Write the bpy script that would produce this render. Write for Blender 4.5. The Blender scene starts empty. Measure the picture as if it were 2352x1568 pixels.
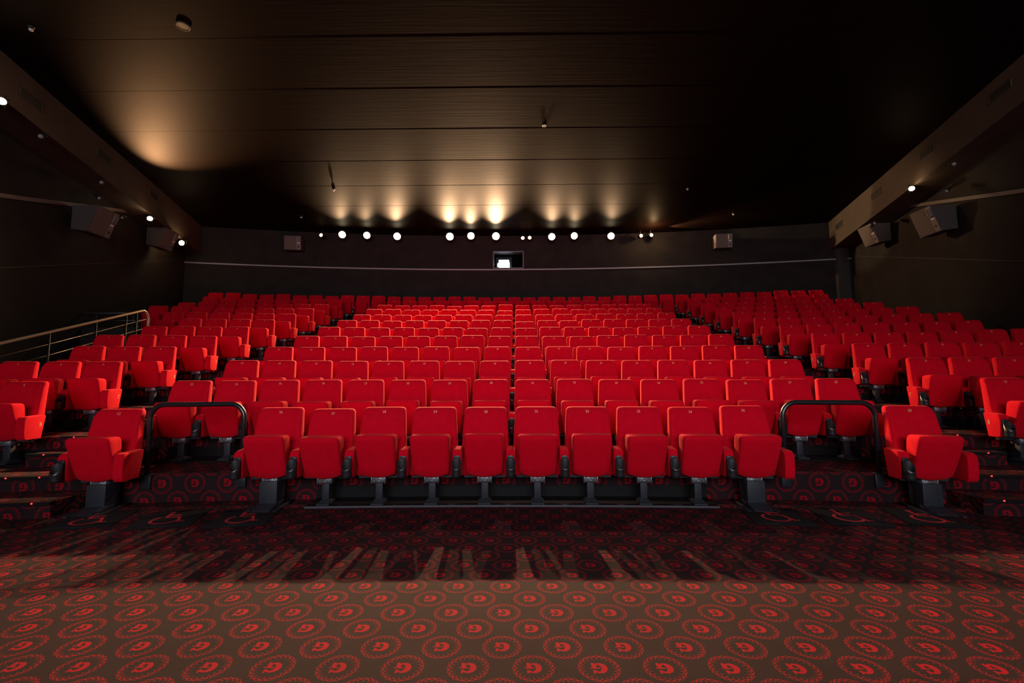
import bpy, bmesh, math, random
from math import sin, cos, pi, sqrt, atan2, radians
from mathutils import Vector, Matrix
random.seed(7)
SC = bpy.context.scene
COL = SC.collection
# ------------------------------------------------------------------ room geometry (metres)
XC, YC = -0.0568, -35.0529          # common centre of the curved rows
R0, DP, PITCH = 40.0544, 1.0534, 0.55
RWALL = 52.35                       # back wall radius
WA, WB = 7.9, 0.25                  # side walls: |x| = WA + WB*y
CEIL0 = 7.05
def ceil_z(y): return CEIL0 - 0.018 * (y - 7.5)
def wall_x(y): return WA + WB * y
def pol(R, th): return (XC + R * sin(th), YC + R * cos(th))
def row_R(r): return R0 + DP * r
def riser_R(r): return row_R(r - 1) + 0.10
def sarc(r, n):
    if r == 11: return (n - 21) * PITCH
    if n >= 31: return 6.0208 + .0058 * r + (n - 31) * PITCH
    if n <= 9: return -6.0516 - .0037 * r + (n - 9) * PITCH
    return (n - 20.5) * PITCH
TR=[0.0, 0.292, 0.587, 0.884, 1.18, 1.477, 1.779, 2.075, 2.382, 2.684, 3.019, 3.349]
JIT={0:{13:-7,16:-4,17:-22,18:-6,19:-9,20:-11,21:-8,22:-9,23:-9,24:-14,25:1,28:5},1:{9:-4,13:0,14:-2,15:4,16:5,17:3,18:1,19:-1,20:3,21:1,22:5,23:-2,24:-4,25:0,26:-11,27:-3,28:1,31:0},2:{7:-9,8:-10,9:-9,13:14,14:11,15:9,16:0,17:0,18:4,19:-2,20:1,21:8,22:9,23:3,24:-1,25:0,26:-6,27:-3,28:-4,31:4,32:1,33:-3},3:{7:0,8:-6,9:-2,13:0,14:-4,15:-4,16:5,17:-2,18:6,19:-6,20:3,21:-4,22:4,23:2,24:-14,25:0,26:-8,27:3,28:-3,31:5,32:0,33:9,34:-6,35:1},4:{6:-10,7:0,8:-4,9:-11,13:3,14:0,15:-9,16:1,17:1,18:8,19:18,20:1,21:2,22:-6,23:-13,24:1,25:9,26:-4,27:-7,28:3,31:-5,32:-5,33:-10,34:-14,35:4,36:7},5:{6:-13,7:-1,8:-10,9:0,13:11,14:1,15:-1,16:4,17:-6,18:3,19:-7,20:1,21:-12,22:9,23:6,24:1,25:-19,26:-5,27:5,28:7,31:-7,32:0,33:10,34:9,35:-5,36:-8,37:0},6:{6:-3,7:-2,8:0,9:-4,13:2,14:3,15:-10,16:-1,17:3,18:0,19:10,20:8,21:-28,22:-2,23:-12,24:14,25:12,26:2,27:-2,28:0,31:2,32:-2,33:-12,34:-9,35:0,36:4,37:-1,38:-3},7:{4:-9,5:3,6:-2,7:-1,8:4,9:2,13:-4,14:-1,15:-6,16:-9,17:-3,18:2,19:5,20:-5,21:0,22:0,23:4,24:2,25:12,26:-2,27:6,28:9,31:1,32:-6,33:7,34:0,35:-12,36:-4,37:1,38:13},8:{2:1,3:3,4:5,5:-4,6:-5,7:-3,8:-1,9:6,13:5,14:8,15:-5,16:-3,17:4,18:-7,19:-6,20:-28,21:-1,22:13,23:21,24:-9,25:3,26:-2,27:-5,28:1,31:-11,32:1,33:-2,34:0,35:3,36:-7,37:1,38:2},9:{2:-28,3:14,4:5,5:5,6:5,7:-2,8:4,9:8,13:5,14:-6,15:-3,16:5,17:-22,18:1,19:-4,20:27,21:0,22:2,23:-9,24:-3,25:8,26:0,27:3,28:-3,31:1,32:-4,33:-2,34:-11,35:4,36:-19,37:-8,38:-7},10:{2:18,3:-20,4:14,5:-28,6:-9,7:26,8:16,9:20,13:6,14:-2,15:8,16:0,17:2,18:18,19:-3,20:-11,21:-7,22:3,23:-5,24:-13,25:-8,26:-26,27:-2,28:14,31:0,32:5,33:14,34:-9,35:-18,36:7,37:-9,38:1},11:{2:15,3:28,4:1,5:-5,6:28,7:-6,8:5,9:-12,10:25,11:17,12:24,13:0,14:3,15:-4,16:-1,17:19,18:15,19:-13,20:-10,21:-6,22:-20,23:-2,24:-14,25:-21,26:0,27:-28,28:4,29:-7,30:7,31:11,32:-10,33:11,34:-9,35:5,36:11,37:-3,38:28,39:1,40:-4},}

# ------------------------------------------------------------------ helpers
def mesh(name, verts, faces, mats, uvs=None, smooth=False, mi=None):
    m = bpy.data.meshes.new(name)
    m.from_pydata([tuple(v) for v in verts], [], faces)
    for x in (mats if isinstance(mats, (list, tuple)) else [mats]): m.materials.append(x)
    if uvs is not None:
        l = m.uv_layers.new(name='UVMap'); k = 0
        for fi, f in enumerate(faces):
            for j in range(len(f)):
                l.data[k].uv = uvs[fi][j]; k += 1
    if mi: 
        for i, p in enumerate(m.polygons): p.material_index = mi[i]
    if smooth:
        for p in m.polygons: p.use_smooth = True
    m.update()
    return m
def ob(name, me, parent=None, loc=None, rot=None):
    o = bpy.data.objects.new(name, me); COL.objects.link(o)
    if parent: o.parent = parent
    if loc is not None: o.location = loc
    if rot is not None: o.rotation_euler = rot
    return o
def tag(o, label=None, cat=None, group=None, kind=None):
    if label: o['label'] = label
    if cat: o['category'] = cat
    if group: o['group'] = group
    if kind: o['kind'] = kind
    return o
def thing(name, label, cat, loc=(0, 0, 0), rot=(0, 0, 0), group=None):
    return tag(ob(name, None, None, loc, rot), label, cat, group)
class MB:
    """collects shapes into one mesh"""
    def __init__(s): s.v = []; s.f = []; s.sm = []
    def add(s, v, f, smooth=False):
        n = len(s.v); s.v += [tuple(p) for p in v]
        s.f += [tuple(i + n for i in q) for q in f]; s.sm += [smooth] * len(f)
    def hexa(s, p): # 8 points: bottom ring 0-3, top ring 4-7
        s.add(p, [(3,2,1,0),(4,5,6,7),(0,1,5,4),(1,2,6,5),(2,3,7,6),(3,0,4,7)])
    def box(s, x0, x1, y0, y1, z0, z1):
        s.hexa([(x0,y0,z0),(x1,y0,z0),(x1,y1,z0),(x0,y1,z0),(x0,y0,z1),(x1,y0,z1),(x1,y1,z1),(x0,y1,z1)])
    def bbox(s, x0, x1, y0, y1, z0, z1, b=.006, seg=2):
        bm = bmesh.new(); bmesh.ops.create_cube(bm, size=1)
        for v in bm.verts:
            v.co = Vector(((x0+x1)/2 + v.co.x*(x1-x0), (y0+y1)/2 + v.co.y*(y1-y0), (z0+z1)/2 + v.co.z*(z1-z0)))
        bmesh.ops.bevel(bm, geom=bm.edges[:], offset=b, segments=seg, affect='EDGES', profile=.6)
        s.bm(bm, True)
    def bm(s, bm, smooth=False):
        bm.verts.index_update()
        s.add([v.co.copy() for v in bm.verts], [[v.index for v in f.verts] for f in bm.faces], smooth); bm.free()
    def prism(s, pts, axis, a, b, bev=0, seg=2):
        """polygon (2-D) extruded along axis 'x','y' or 'z' from a to b"""
        def P(p, t):
            return {'x': (t, p[0], p[1]), 'y': (p[0], t, p[1]), 'z': (p[0], p[1], t)}[axis]
        bm = bmesh.new()
        A = [bm.verts.new(P(p, a)) for p in pts]; B = [bm.verts.new(P(p, b)) for p in pts]
        n = len(pts); bm.faces.new(A[::-1]); bm.faces.new(B)
        for i in range(n): bm.faces.new((A[i], A[(i+1) % n], B[(i+1) % n], B[i]))
        bmesh.ops.recalc_face_normals(bm, faces=bm.faces[:])
        if bev: bmesh.ops.bevel(bm, geom=bm.edges[:], offset=bev, segments=seg, affect='EDGES', profile=.6)
        s.bm(bm, bool(bev))
    def loft(s, rings, caps=True, closed=True, smooth=True):
        n = len(rings[0]); v = [p for r in rings for p in r]; f = []
        for i in range(len(rings) - 1):
            for j in range(n if closed else n - 1):
                a, b = i*n + j, i*n + (j+1) % n
                f.append((a, b, b + n, a + n))
        if caps:
            f.append(tuple(range(n))[::-1]); f.append(tuple(range((len(rings)-1)*n, len(rings)*n)))
        s.add(v, f, smooth)
    def tube(s, path, r, n=10, caps=True):
        P = [Vector(p) for p in path]; rings = []
        up = Vector((0, 0, 1)); prev = None
        for i, p in enumerate(P):
            t = (P[min(i+1, len(P)-1)] - P[max(i-1, 0)]).normalized()
            if prev is None:
                a = t.cross(up if abs(t.z) < .9 else Vector((1, 0, 0))).normalized()
            else:
                a = (prev - t * prev.dot(t)).normalized()
            prev = a; b = t.cross(a)
            rr = r[i] if isinstance(r, (list, tuple)) else r
            rings.append([p + a*rr*cos(2*pi*k/n) + b*rr*sin(2*pi*k/n) for k in range(n)])
        s.loft(rings, caps)
    def disc_y(s, cx, y, cz, r, n=20):
        s.add([(cx + r*cos(2*pi*k/n), y, cz + r*sin(2*pi*k/n)) for k in range(n)], [tuple(range(n))])
    def me(s, name, mats):
        m = mesh(name, s.v, s.f, mats)
        for p, q in zip(m.polygons, s.sm): p.use_smooth = q
        return m
def xf(m, M):
    m.transform(M); return m
def arcpath(c, r, a0, a1, n, plane):
    out = []
    for k in range(n + 1):
        a = a0 + (a1 - a0) * k / n
        u, w = r * cos(a), r * sin(a)
        out.append({'xz': (c[0]+u, c[1], c[2]+w), 'yz': (c[0], c[1]+u, c[2]+w)}[plane])
    return out
# ------------------------------------------------------------------ materials
class NT:
    def __init__(s, name):
        s.mat = bpy.data.materials.new(name); s.mat.use_nodes = True
        s.t = s.mat.node_tree; s.b = s.t.nodes['Principled BSDF']
    def n(s, ty, **kw):
        x = s.t.nodes.new(ty)
        for k, v in kw.items(): setattr(x, k, v)
        return x
    def lk(s, a, b): s.t.links.new(a, b)
    def m(s, op, a, b=None, c=None):
        x = s.n('ShaderNodeMath', operation=op)
        for i, q in enumerate((a, b, c)):
            if q is None: continue
            if isinstance(q, (int, float)): x.inputs[i].default_value = q
            else: s.lk(q, x.inputs[i])
        return x.outputs[0]
def P(name, col, rough=.7, metal=0, spec=.5, noise=0, nscale=40, bump=0, bscale=200, emis=None, estr=0, sheen=0):
    k = NT(name); b = k.b
    b.inputs['Base Color'].default_value = (*col, 1); b.inputs['Roughness'].default_value = rough
    b.inputs['Metallic'].default_value = metal; b.inputs['Specular IOR Level'].default_value = spec
    if noise or bump: tc = k.n('ShaderNodeTexCoord').outputs['Object']
    if noise:
        nz = k.n('ShaderNodeTexNoise'); nz.inputs['Scale'].default_value = nscale; nz.inputs['Detail'].default_value = 4
        k.lk(tc, nz.inputs['Vector'])
        mr = k.n('ShaderNodeMapRange'); mr.inputs['To Min'].default_value = 1 - noise; mr.inputs['To Max'].default_value = 1 + noise
        mr.inputs['From Min'].default_value = .3; mr.inputs['From Max'].default_value = .7
        k.lk(nz.outputs['Fac'], mr.inputs['Value'])
        mx = k.n('ShaderNodeMix', data_type='RGBA', blend_type='MULTIPLY'); mx.inputs['Factor'].default_value = 1
        mx.inputs['A'].default_value = (*col, 1); k.lk(mr.outputs[0], mx.inputs['B']); k.lk(mx.outputs['Result'], b.inputs['Base Color'])
    if bump:
        nz = k.n('ShaderNodeTexNoise'); nz.inputs['Scale'].default_value = bscale; nz.inputs['Detail'].default_value = 3
        k.lk(tc, nz.inputs['Vector'])
        bp = k.n('ShaderNodeBump'); bp.inputs['Strength'].default_value = bump; bp.inputs['Distance'].default_value = .003
        k.lk(nz.outputs['Fac'], bp.inputs['Height']); k.lk(bp.outputs[0], b.inputs['Normal'])
    if emis:
        b.inputs['Emission Color'].default_value = (*emis, 1); b.inputs['Emission Strength'].default_value = estr
    if sheen:
        b.inputs['Sheen Weight'].default_value = sheen; b.inputs['Sheen Roughness'].default_value = .5
        b.inputs['Sheen Tint'].default_value = (1, .35, .25, 1)
    return k.mat
RED = P('red_seat_fabric', (.46, .0003, .0105), .85, noise=.06, nscale=14, bump=.12, bscale=420, spec=.06, sheen=.05)
GOLD = P('gold_lettering', (.62, .36, .15), .5, spec=.4)
BLACKP = P('black_plastic', (.012, .012, .014), .38, spec=.5)
STEEL_DK = P('dark_painted_steel', (.017, .020, .026), .5, spec=.3, noise=.15, nscale=25)
BRACKET = P('grey_metal', (.16, .17, .19), .42, metal=.7, noise=.25, nscale=60)
EDGE = P('dark_metal_edging', (.05, .055, .065), .5, metal=.3)
PLINTH = P('black_plinth_board', (.0045, .0045, .005), .5, spec=.12, noise=.2, nscale=30)
TUBE = P('black_gloss_tube', (.010, .010, .012), .28, spec=.6)
WALL = P('charcoal_wall_cloth', (.016, .013, .0115), .85, spec=.2, noise=.22, nscale=2.2, bump=.15, bscale=160)
TRIM = P('wall_trim', (.12, .10, .09), .6, spec=.3)
BEAM = P('soffit_paint', (.062, .047, .034), .75, spec=.25, noise=.12, nscale=1.6)
SPK = P('speaker_cabinet', (.06, .048, .042), .65, noise=.1, nscale=20)
SPKG = P('speaker_grille', (.09, .07, .058), .8, bump=.3, bscale=500)
SPKD = P('speaker_hole', (.008, .008, .008), .6)
SPKS = P('speaker_strip', (.13, .11, .095), .55)
WHITE = P('white_plastic', (.62, .60, .57), .5)
PALE = P('pale_lamp_glass', (.25,.24,.22), .5)
MAT = P('black_floor_mat', (.006, .006, .0065), .9, spec=.2, bump=.25, bscale=300)
MATRED = P('red_pictogram', (.42, .006, .015), .8)
LAMPBODY = P('black_lamp_body', (.014, .013, .012), .5)
LENS = P('lamp_lens_glow', (.9, .8, .6), .4, emis=(1, .80, .50), estr=60)
LENSS = P('small_lamp_glow', (.9, .7, .4), .4, emis=(1, .62, .26), estr=14)
LED = P('red_step_light', (.6, .01, .01), .4, emis=(1, .02, .02), estr=7)
PROJ = P('projector_glow', (.8, .85, 1), .3, emis=(.72, .84, 1), estr=14)
GRILLE = P('vent_grille', (.02, .018, .016), .6)
GLASS = NT('window_glass'); GLASS.b.inputs['Transmission Weight'].default_value = 1; GLASS.b.inputs['Roughness'].default_value = 0
GLASS.b.inputs['IOR'].default_value = 1.1; GLASS = GLASS.mat
RAILM = P('brushed_handrail', (.05, .035, .018), .30, metal=.5)
RAILTOP = P('gold_lit_handrail', (.34, .25, .13), .38, metal=.35)  # lighter than the other rails: gold lamplight on the handrail put into its colour
POSTM = P('black_post', (.004, .004, .0045), .5, spec=.2)

def carpet():
    k = NT('patterned_carpet'); m = k.m
    uv = k.n('ShaderNodeUVMap', uv_map='UVMap').outputs[0]
    sx = k.n('ShaderNodeSeparateXYZ'); k.lk(uv, sx.inputs[0]); U, V = sx.outputs[0], sx.outputs[1]
    A, B = .2922, .324
    def motif(u0, v0):
        u = m('DIVIDE', m('WRAP', m('SUBTRACT', U, u0), A/2, -A/2), .0935)
        v = m('DIVIDE', m('WRAP', m('SUBTRACT', V, v0), B/2, -B/2), .0935)
        r = m('SQRT', m('ADD', m('MULTIPLY', u, u), m('MULTIPLY', v, v)))
        th = m('ARCTAN2', v, u); h = m('MULTIPLY', th, 10)
        sn = m('ABSOLUTE', m('SINE', h)); cs = m('ABSOLUTE', m('COSINE', h))
        ro = m('ADD', .925, m('MULTIPLY', cs, .075))
        ri = m('ADD', .66, m('MULTIPLY', m('POWER', sn, .55), .27))
        lo = m('LESS_THAN', m('ABSOLUTE', m('SUBTRACT', r, ro)), .016)
        li = m('LESS_THAN', m('ABSOLUTE', m('SUBTRACT', r, ri)), .032)
        # letter, turned to face the audience
        x = m('MULTIPLY', u, -1); y = m('MULTIPLY', v, -1)
        def ell(cx, cy, rx, ry):
            a = m('DIVIDE', m('SUBTRACT', x, cx), rx); b = m('DIVIDE', m('SUBTRACT', y, cy), ry)
            return m('LESS_THAN', m('ADD', m('MULTIPLY', a, a), m('MULTIPLY', b, b)), 1)
        def rect(x0, x1, y0, y1):
            return m('MULTIPLY', m('MULTIPLY', m('GREATER_THAN', x, x0), m('LESS_THAN', x, x1)), m('MULTIPLY', m('GREATER_THAN', y, y0), m('LESS_THAN', y, y1)))
        ring = m('MULTIPLY', ell(-.03, 0, .37, .385), m('SUBTRACT', 1, ell(.05, 0, .16, .255)))
        ring = m('MULTIPLY', ring, m('LESS_THAN', x, .26))
        ring = m('MULTIPLY', ring, m('SUBTRACT', 1, rect(.10, .6, .035, .17)))
        g = m('MAXIMUM', ring, rect(.11, .29, -.30, .0))
        g = m('MAXIMUM', g, rect(.20, .34, -.40, -.10))
        g = m('MAXIMUM', g, rect(.20, .31, .14, .40))
        g = m('MAXIMUM', g, rect(-.05, .42, -.037, .037))
        return m('MAXIMUM', m('MAXIMUM', lo, li), g)
    mask = m('MAXIMUM', motif(.072, 2.795), motif(.218, 2.633))
    nz = k.n('ShaderNodeTexNoise'); nz.inputs['Scale'].default_value = 260; nz.inputs['Detail'].default_value = 2
    k.lk(uv, nz.inputs['Vector'])
    nz2 = k.n('ShaderNodeTexNoise'); nz2.inputs['Scale'].default_value = 2.5; nz2.inputs['Detail'].default_value = 4
    k.lk(uv, nz2.inputs['Vector'])
    base = k.n('ShaderNodeMix', data_type='RGBA'); k.lk(nz.outputs['Fac'], base.inputs['Factor'])
    base.inputs['A'].default_value = (.0085, .0056, .0066, 1); base.inputs['B'].default_value = (.0215, .0102, .0112, 1)
    rd = k.n('ShaderNodeMix', data_type='RGBA'); k.lk(nz.outputs['Fac'], rd.inputs['Factor'])
    rd.inputs['A'].default_value = (.15, .0015, .0062, 1); rd.inputs['B'].default_value = (.27, .003, .0105, 1)
    mx = k.n('ShaderNodeMix', data_type='RGBA'); k.lk(mask, mx.inputs['Factor'])
    k.lk(base.outputs['Result'], mx.inputs['A']); k.lk(rd.outputs['Result'], mx.inputs['B'])
    wear = k.n('ShaderNodeMapRange'); k.lk(nz2.outputs['Fac'], wear.inputs['Value'])
    wear.inputs['From Min'].default_value = .3; wear.inputs['From Max'].default_value = .7
    wear.inputs['To Min'].default_value = .85; wear.inputs['To Max'].default_value = 1.15
    w = k.n('ShaderNodeMix', data_type='RGBA', blend_type='MULTIPLY'); w.inputs['Factor'].default_value = 1
    k.lk(mx.outputs['Result'], w.inputs['A']); k.lk(wear.outputs[0], w.inputs['B'])
    k.lk(w.outputs['Result'], k.b.inputs['Base Color']); k.b.inputs['Roughness'].default_value = .95
    k.b.inputs['Specular IOR Level'].default_value = .1
    bp = k.n('ShaderNodeBump'); bp.inputs['Strength'].default_value = .35; bp.inputs['Distance'].default_value = .004
    k.lk(nz.outputs['Fac'], bp.inputs['Height']); k.lk(bp.outputs[0], k.b.inputs['Normal'])
    return k.mat
CARPET = carpet()
def ceilmat():
    k = NT('dark_ceiling_board'); tc = k.n('ShaderNodeTexCoord').outputs['Object']
    mp = k.n('ShaderNodeMapping'); mp.inputs['Scale'].default_value = (.35, 9, 1); k.lk(tc, mp.inputs['Vector'])
    nz = k.n('ShaderNodeTexNoise'); nz.inputs['Scale'].default_value = 2.2; nz.inputs['Detail'].default_value = 6
    k.lk(mp.outputs[0], nz.inputs['Vector'])
    cr = k.n('ShaderNodeMix', data_type='RGBA'); k.lk(nz.outputs['Fac'], cr.inputs['Factor'])
    cr.inputs['A'].default_value = (.0050, .0022, .0016, 1); cr.inputs['B'].default_value = (.0080, .0035, .0025, 1)
    k.lk(cr.outputs['Result'], k.b.inputs['Base Color']); k.b.inputs['Roughness'].default_value = .58
    k.b.inputs['Specular IOR Level'].default_value = .03
    bp = k.n('ShaderNodeBump'); bp.inputs['Strength'].default_value = .12; bp.inputs['Distance'].default_value = .008
    k.lk(nz.outputs['Fac'], bp.inputs['Height']); k.lk(bp.outputs[0], k.b.inputs['Normal'])
    gl = k.n('ShaderNodeBsdfDiffuse'); k.lk(cr.outputs['Result'], gl.inputs['Color'])
    ms = k.n('ShaderNodeMixShader'); ms.inputs[0].default_value = .40
    k.lk(k.b.outputs[0], ms.inputs[1]); k.lk(gl.outputs[0], ms.inputs[2])
    k.lk(ms.outputs[0], k.t.nodes['Material Output'].inputs['Surface'])
    return k.mat
CEIL = ceilmat()
# ------------------------------------------------------------------ lettering (drawn with a broad nib)
def el(cx, cy, rx, ry, a0, a1, n=14):
    return [(cx + rx*cos(radians(a0 + (a1-a0)*i/n)), cy + ry*sin(radians(a0 + (a1-a0)*i/n))) for i in range(n + 1)]
GL = {
 '0': [el(.3,.5,.24,.46,0,360,20)], '1': [[(.3,.03),(.3,.97)], [(.08,.03),(.52,.03)], [(.30,.95),(.10,.78)]],
 '2': [el(.28,.72,.22,.24,165,-35)+[(.06,.06)], [(.06,.06),(.54,.06)], [(.52,.06),(.54,.22)]],
 '3': [el(.26,.74,.21,.22,160,-85), el(.26,.27,.25,.25,85,-160)],
 '4': [[(.40,.03),(.40,.97)], [(.40,.95),(.03,.30)], [(.03,.28),(.56,.28)], [(.24,.03),(.55,.03)]],
 '5': [[(.10,.94),(.50,.94)], [(.11,.94),(.11,.55)], el(.27,.31,.25,.28,130,-160)],
 '6': [el(.3,.29,.23,.26,0,360,18), el(.42,.42,.37,.54,180,95)], '7': [[(.05,.94),(.54,.94)], [(.52,.94),(.22,.03)], [(.06,.94),(.06,.78)]],
 '8': [el(.3,.73,.20,.23,0,360,16), el(.3,.26,.24,.24,0,360,16)], '9': [el(.3,.70,.23,.26,0,360,18), el(.18,.57,.36,.54,0,-85)],
 'A': [[(.05,.03),(.32,.97)], [(.32,.97),(.62,.03)], [(.15,.35),(.5,.35)]],
 'B': [[(.14,.03),(.14,.97)], [(.02,.03),(.30,.03)], [(.02,.97),(.30,.97)], el(.28,.73,.22,.24,90,-90), el(.28,.26,.28,.24,90,-90), [(.14,.5),(.3,.5)]],
 'C': [el(.36,.5,.30,.46,50,310,20), [(.56,.97),(.56,.70)]],
 'D': [[(.14,.03),(.14,.97)], [(.02,.03),(.28,.03)], [(.02,.97),(.28,.97)], el(.26,.5,.34,.47,90,-90)],
 'E': [[(.14,.03),(.14,.97)], [(.02,.03),(.54,.03)], [(.02,.97),(.54,.97)], [(.14,.5),(.4,.5)], [(.54,.03),(.54,.25)], [(.54,.97),(.54,.78)]],
 'F': [[(.14,.03),(.14,.97)], [(.02,.03),(.28,.03)], [(.02,.97),(.54,.97)], [(.14,.5),(.4,.5)], [(.54,.97),(.54,.76)]],
 'G': [el(.36,.5,.30,.46,50,330,20), [(.58,.97),(.58,.72)], [(.58,.05),(.58,.42)], [(.42,.42),(.68,.42)]],
 'H': [[(.12,.03),(.12,.97)], [(.52,.03),(.52,.97)], [(.12,.5),(.52,.5)], [(.02,.03),(.22,.03)], [(.02,.97),(.22,.97)], [(.42,.03),(.62,.03)], [(.42,.97),(.62,.97)]],
 'I': [[(.3,.03),(.3,.97)], [(.14,.03),(.46,.03)], [(.14,.97),(.46,.97)]],
 'J': [[(.36,.97),(.36,.25)], el(.2,.25,.16,.22,0,-150,10), [(.22,.97),(.52,.97)]],
 'K': [[(.12,.03),(.12,.97)], [(.14,.42),(.56,.97)], [(.26,.55),(.58,.03)], [(.02,.03),(.24,.03)], [(.02,.97),(.24,.97)]],
}
def text_polys(txt, h, wx=.14, wy=.05):
    """flat lettering in x,z centred on 0,0"""
    V = []; F = []; adv = .70; tot = adv * len(txt) - .10
    for ci, ch in enumerate(txt):
        for st in GL[ch]:
            L, Rr = [], []
            for i, p in enumerate(st):
                a = st[max(i-1, 0)]; b = st[min(i+1, len(st)-1)]
                tx, ty = b[0]-a[0], b[1]-a[1]; d = sqrt(tx*tx + ty*ty) or 1; nx, ny = -ty/d, tx/d
                hw = .5 * sqrt((wx*nx)**2 + (wy*ny)**2)
                L.append((p[0]+nx*hw, p[1]+ny*hw)); Rr.append((p[0]-nx*hw, p[1]-ny*hw))
            n0 = len(V)
            for q in L + Rr: V.append(((q[0] + adv*ci - tot/2) * h, 0, (q[1] - .5) * h))
            k = len(st)
            for i in range(k - 1): F.append((n0+i, n0+k+i, n0+k+i+1, n0+i+1))
    return V, F
ORD = ['front', 'second', 'third', 'fourth', 'fifth', 'sixth', 'seventh', 'eighth', 'ninth', 'tenth', 'eleventh', 'back']
def nth(k):
    w = ['first','second','third','fourth','fifth','sixth','seventh','eighth','ninth','tenth','eleventh','twelfth','thirteenth','fourteenth','fifteenth','sixteenth','seventeenth','eighteenth','nineteenth','twentieth']
    if k <= 20: return w[k-1]
    return {2: 'twenty', 3: 'thirty'}[k//10] + '-' + w[k % 10 - 1] if k % 10 else {30: 'thirtieth', 40: 'fortieth'}[k]
SPOT_E, SCREEN_E = 5600, 440
# ------------------------------------------------------------------ seat prototypes (local: x right, y to the rear, z up)
def sell(w, yf, yb, n=36, p=.34):
    out = []
    for k in range(n):
        a = 2*pi*k/n; c, s = cos(a), sin(a)
        out.append((abs(c)**p * (1 if c >= 0 else -1), abs(s)**p * (1 if s >= 0 else -1)))
    return [(x*w/2, (yf+yb)/2 + y*(yb-yf)/2, x, y) for x, y in out]
def backrest_mesh():
    b = MB(); rings = []
    for z, w, ins in [(.292,.46,.030),(.300,.49,.010),(.315,.505,0),(.40,.508,0),(.52,.505,0),(.64,.497,0),(.76,.484,0),(.86,.470,0),(.92,.460,0),(.955,.453,0),(.972,.445,.003),(.985,.428,.010),(.993,.405,.022),(.997,.37,.036)]:
        base = -.20*(.95 - z) - .022*sin(pi*(z-.29)/.7)
        t = .118 - .045*max(0, (z-.55)/.45)
        r = []
        for x, y, xn, yn in sell(w, base + ins, base + t - ins*.6):
            bo = max(0, (abs(xn) - .36)/.64)**1.7 * (1 - yn)/2 * .050 * min(1, (1.02 - z)/.10)
            rd = max(0, (abs(xn) - .78)/.22)**2 * (1 - yn)/2 * .020
            r.append((x, y - bo + rd + .012*(1+yn)/2*(1-abs(xn)**3), z))
        rings.append(r)
    b.loft(rings); return b.me('backrest', RED)
def cushion_mesh():
    # pivot at the hinge: local origin (0,-.17,.33)
    b = MB(); rings = []
    for z, w, ins, bul in [(.322,.325,.030,1),(.327,.350,.012,1),(.340,.366,.002,.9),(.40,.376,0,.5),(.50,.385,0,.2),(.60,.393,0,0),(.675,.398,0,0),(.705,.397,.003,0),(.725,.388,.014,0),(.735,.366,.034,0)]:
        f = (z - .30)/.43
        yf = -.238 - .185*f - .010*sin(pi*min(1, f)); yb = -.148 - .055*f
        r = []
        for x, y, xn, yn in sell(w, yf + ins, yb - ins, 40, .30):
            r.append((x, y + .17, z - .33 - bul*.034*(1 - xn*xn)))
        rings.append(r)
    b.loft(rings); return b.me('seat_cushion', RED)
def armrest_mesh(full=False):
    b = MB(); e = -.365 if full else -.300
    b.prism([(-.125,.305),(e+.03,.305),(e+.008,.335),(e,.40),(e,.535),(e+.018,.563),(e+.05,.577),(-.095,.588),(-.075,.578)], 'x', -.047, .047, .012, 3)
    return b.me('armrest', RED)
def cup_mesh():
    b = MB(); n = 28; cy, r = -.352, .047
    def top(y): 
        t = (y - (cy - r))/(2*r); return .398 + .108*max(0, t)**.9
    def ring(rr, zf): return [(rr*cos(2*pi*k/n), cy + rr*sin(2*pi*k/n), zf(cy + rr*sin(2*pi*k/n))) for k in range(n)]
    b.loft([ring(r*.90, lambda y: .318), ring(r*.96, lambda y: .322), ring(r, lambda y: .345), ring(r, lambda y: .385), ring(r*1.02, lambda y: .388), ring(r*1.02, lambda y: .393),
            ring(r, lambda y: .396), ring(r, top), ring(r-.004, top), ring(r-.004, lambda y: .315)])
    b.box(-.034, .034, -.309, -.300, .33, .516)
    b.prism([(-.034,.49),(.034,.49),(.026,.512),(.012,.522),(-.012,.522),(-.026,.512)], 'y', -.3155, -.300, .003, 2)
    b.add([(.008*cos(2*pi*k/12), -.3162, .505 + .008*sin(2*pi*k/12)) for k in range(12)], [tuple(range(12))])
    return b.me('cup_holder', BLACKP)
def pedestal_mesh():
    b = MB()
    b.box(-.065, .065, -.245, -.02, .021, .033)
    A = [(-.060,-.215,.033),(.060,-.215,.033),(.060,-.05,.033),(-.060,-.05,.033)]
    b.hexa(A + [(-.038,-.165,.062),(.038,-.165,.062),(.038,-.095,.062),(-.038,-.095,.062)])
    b.bbox(-.037, .037, -.165, -.095, .060, .25, .006)
    b.box(-.22, .22, -.135, -.085, .268, .296)
    for x in (-.052, .052):
        for y in (-.235, -.035): b.bbox(x-.006, x+.006, y-.006, y+.006, .033, .039, .002, 1)
    return b.me('pedestal', STEEL_DK)
def boxped_mesh():
    b = MB()
    b.bbox(-.088, .088, -.235, -.04, .045, .262, .006)
    b.prism([(-.40,.0),(-.03,.0),(-.03,.05),(-.235,.05),(-.385,.014),(-.40,.012)], 'x', -.092, .092, .003, 1)
    for s in (-1, 1):
        b.prism([(-.42,.0),(.02,.0),(.02,.028),(-.40,.012)], 'x', s*.135 - .022, s*.135 + .022, .003, 1)
    b.box(-.22, .22, -.135, -.085, .268, .296)
    for x in (-.07, .07): b.bbox(x-.007, x+.007, -.375, -.361, .014, .026, .002, 1)
    return b.me('pedestal', STEEL_DK)
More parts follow.
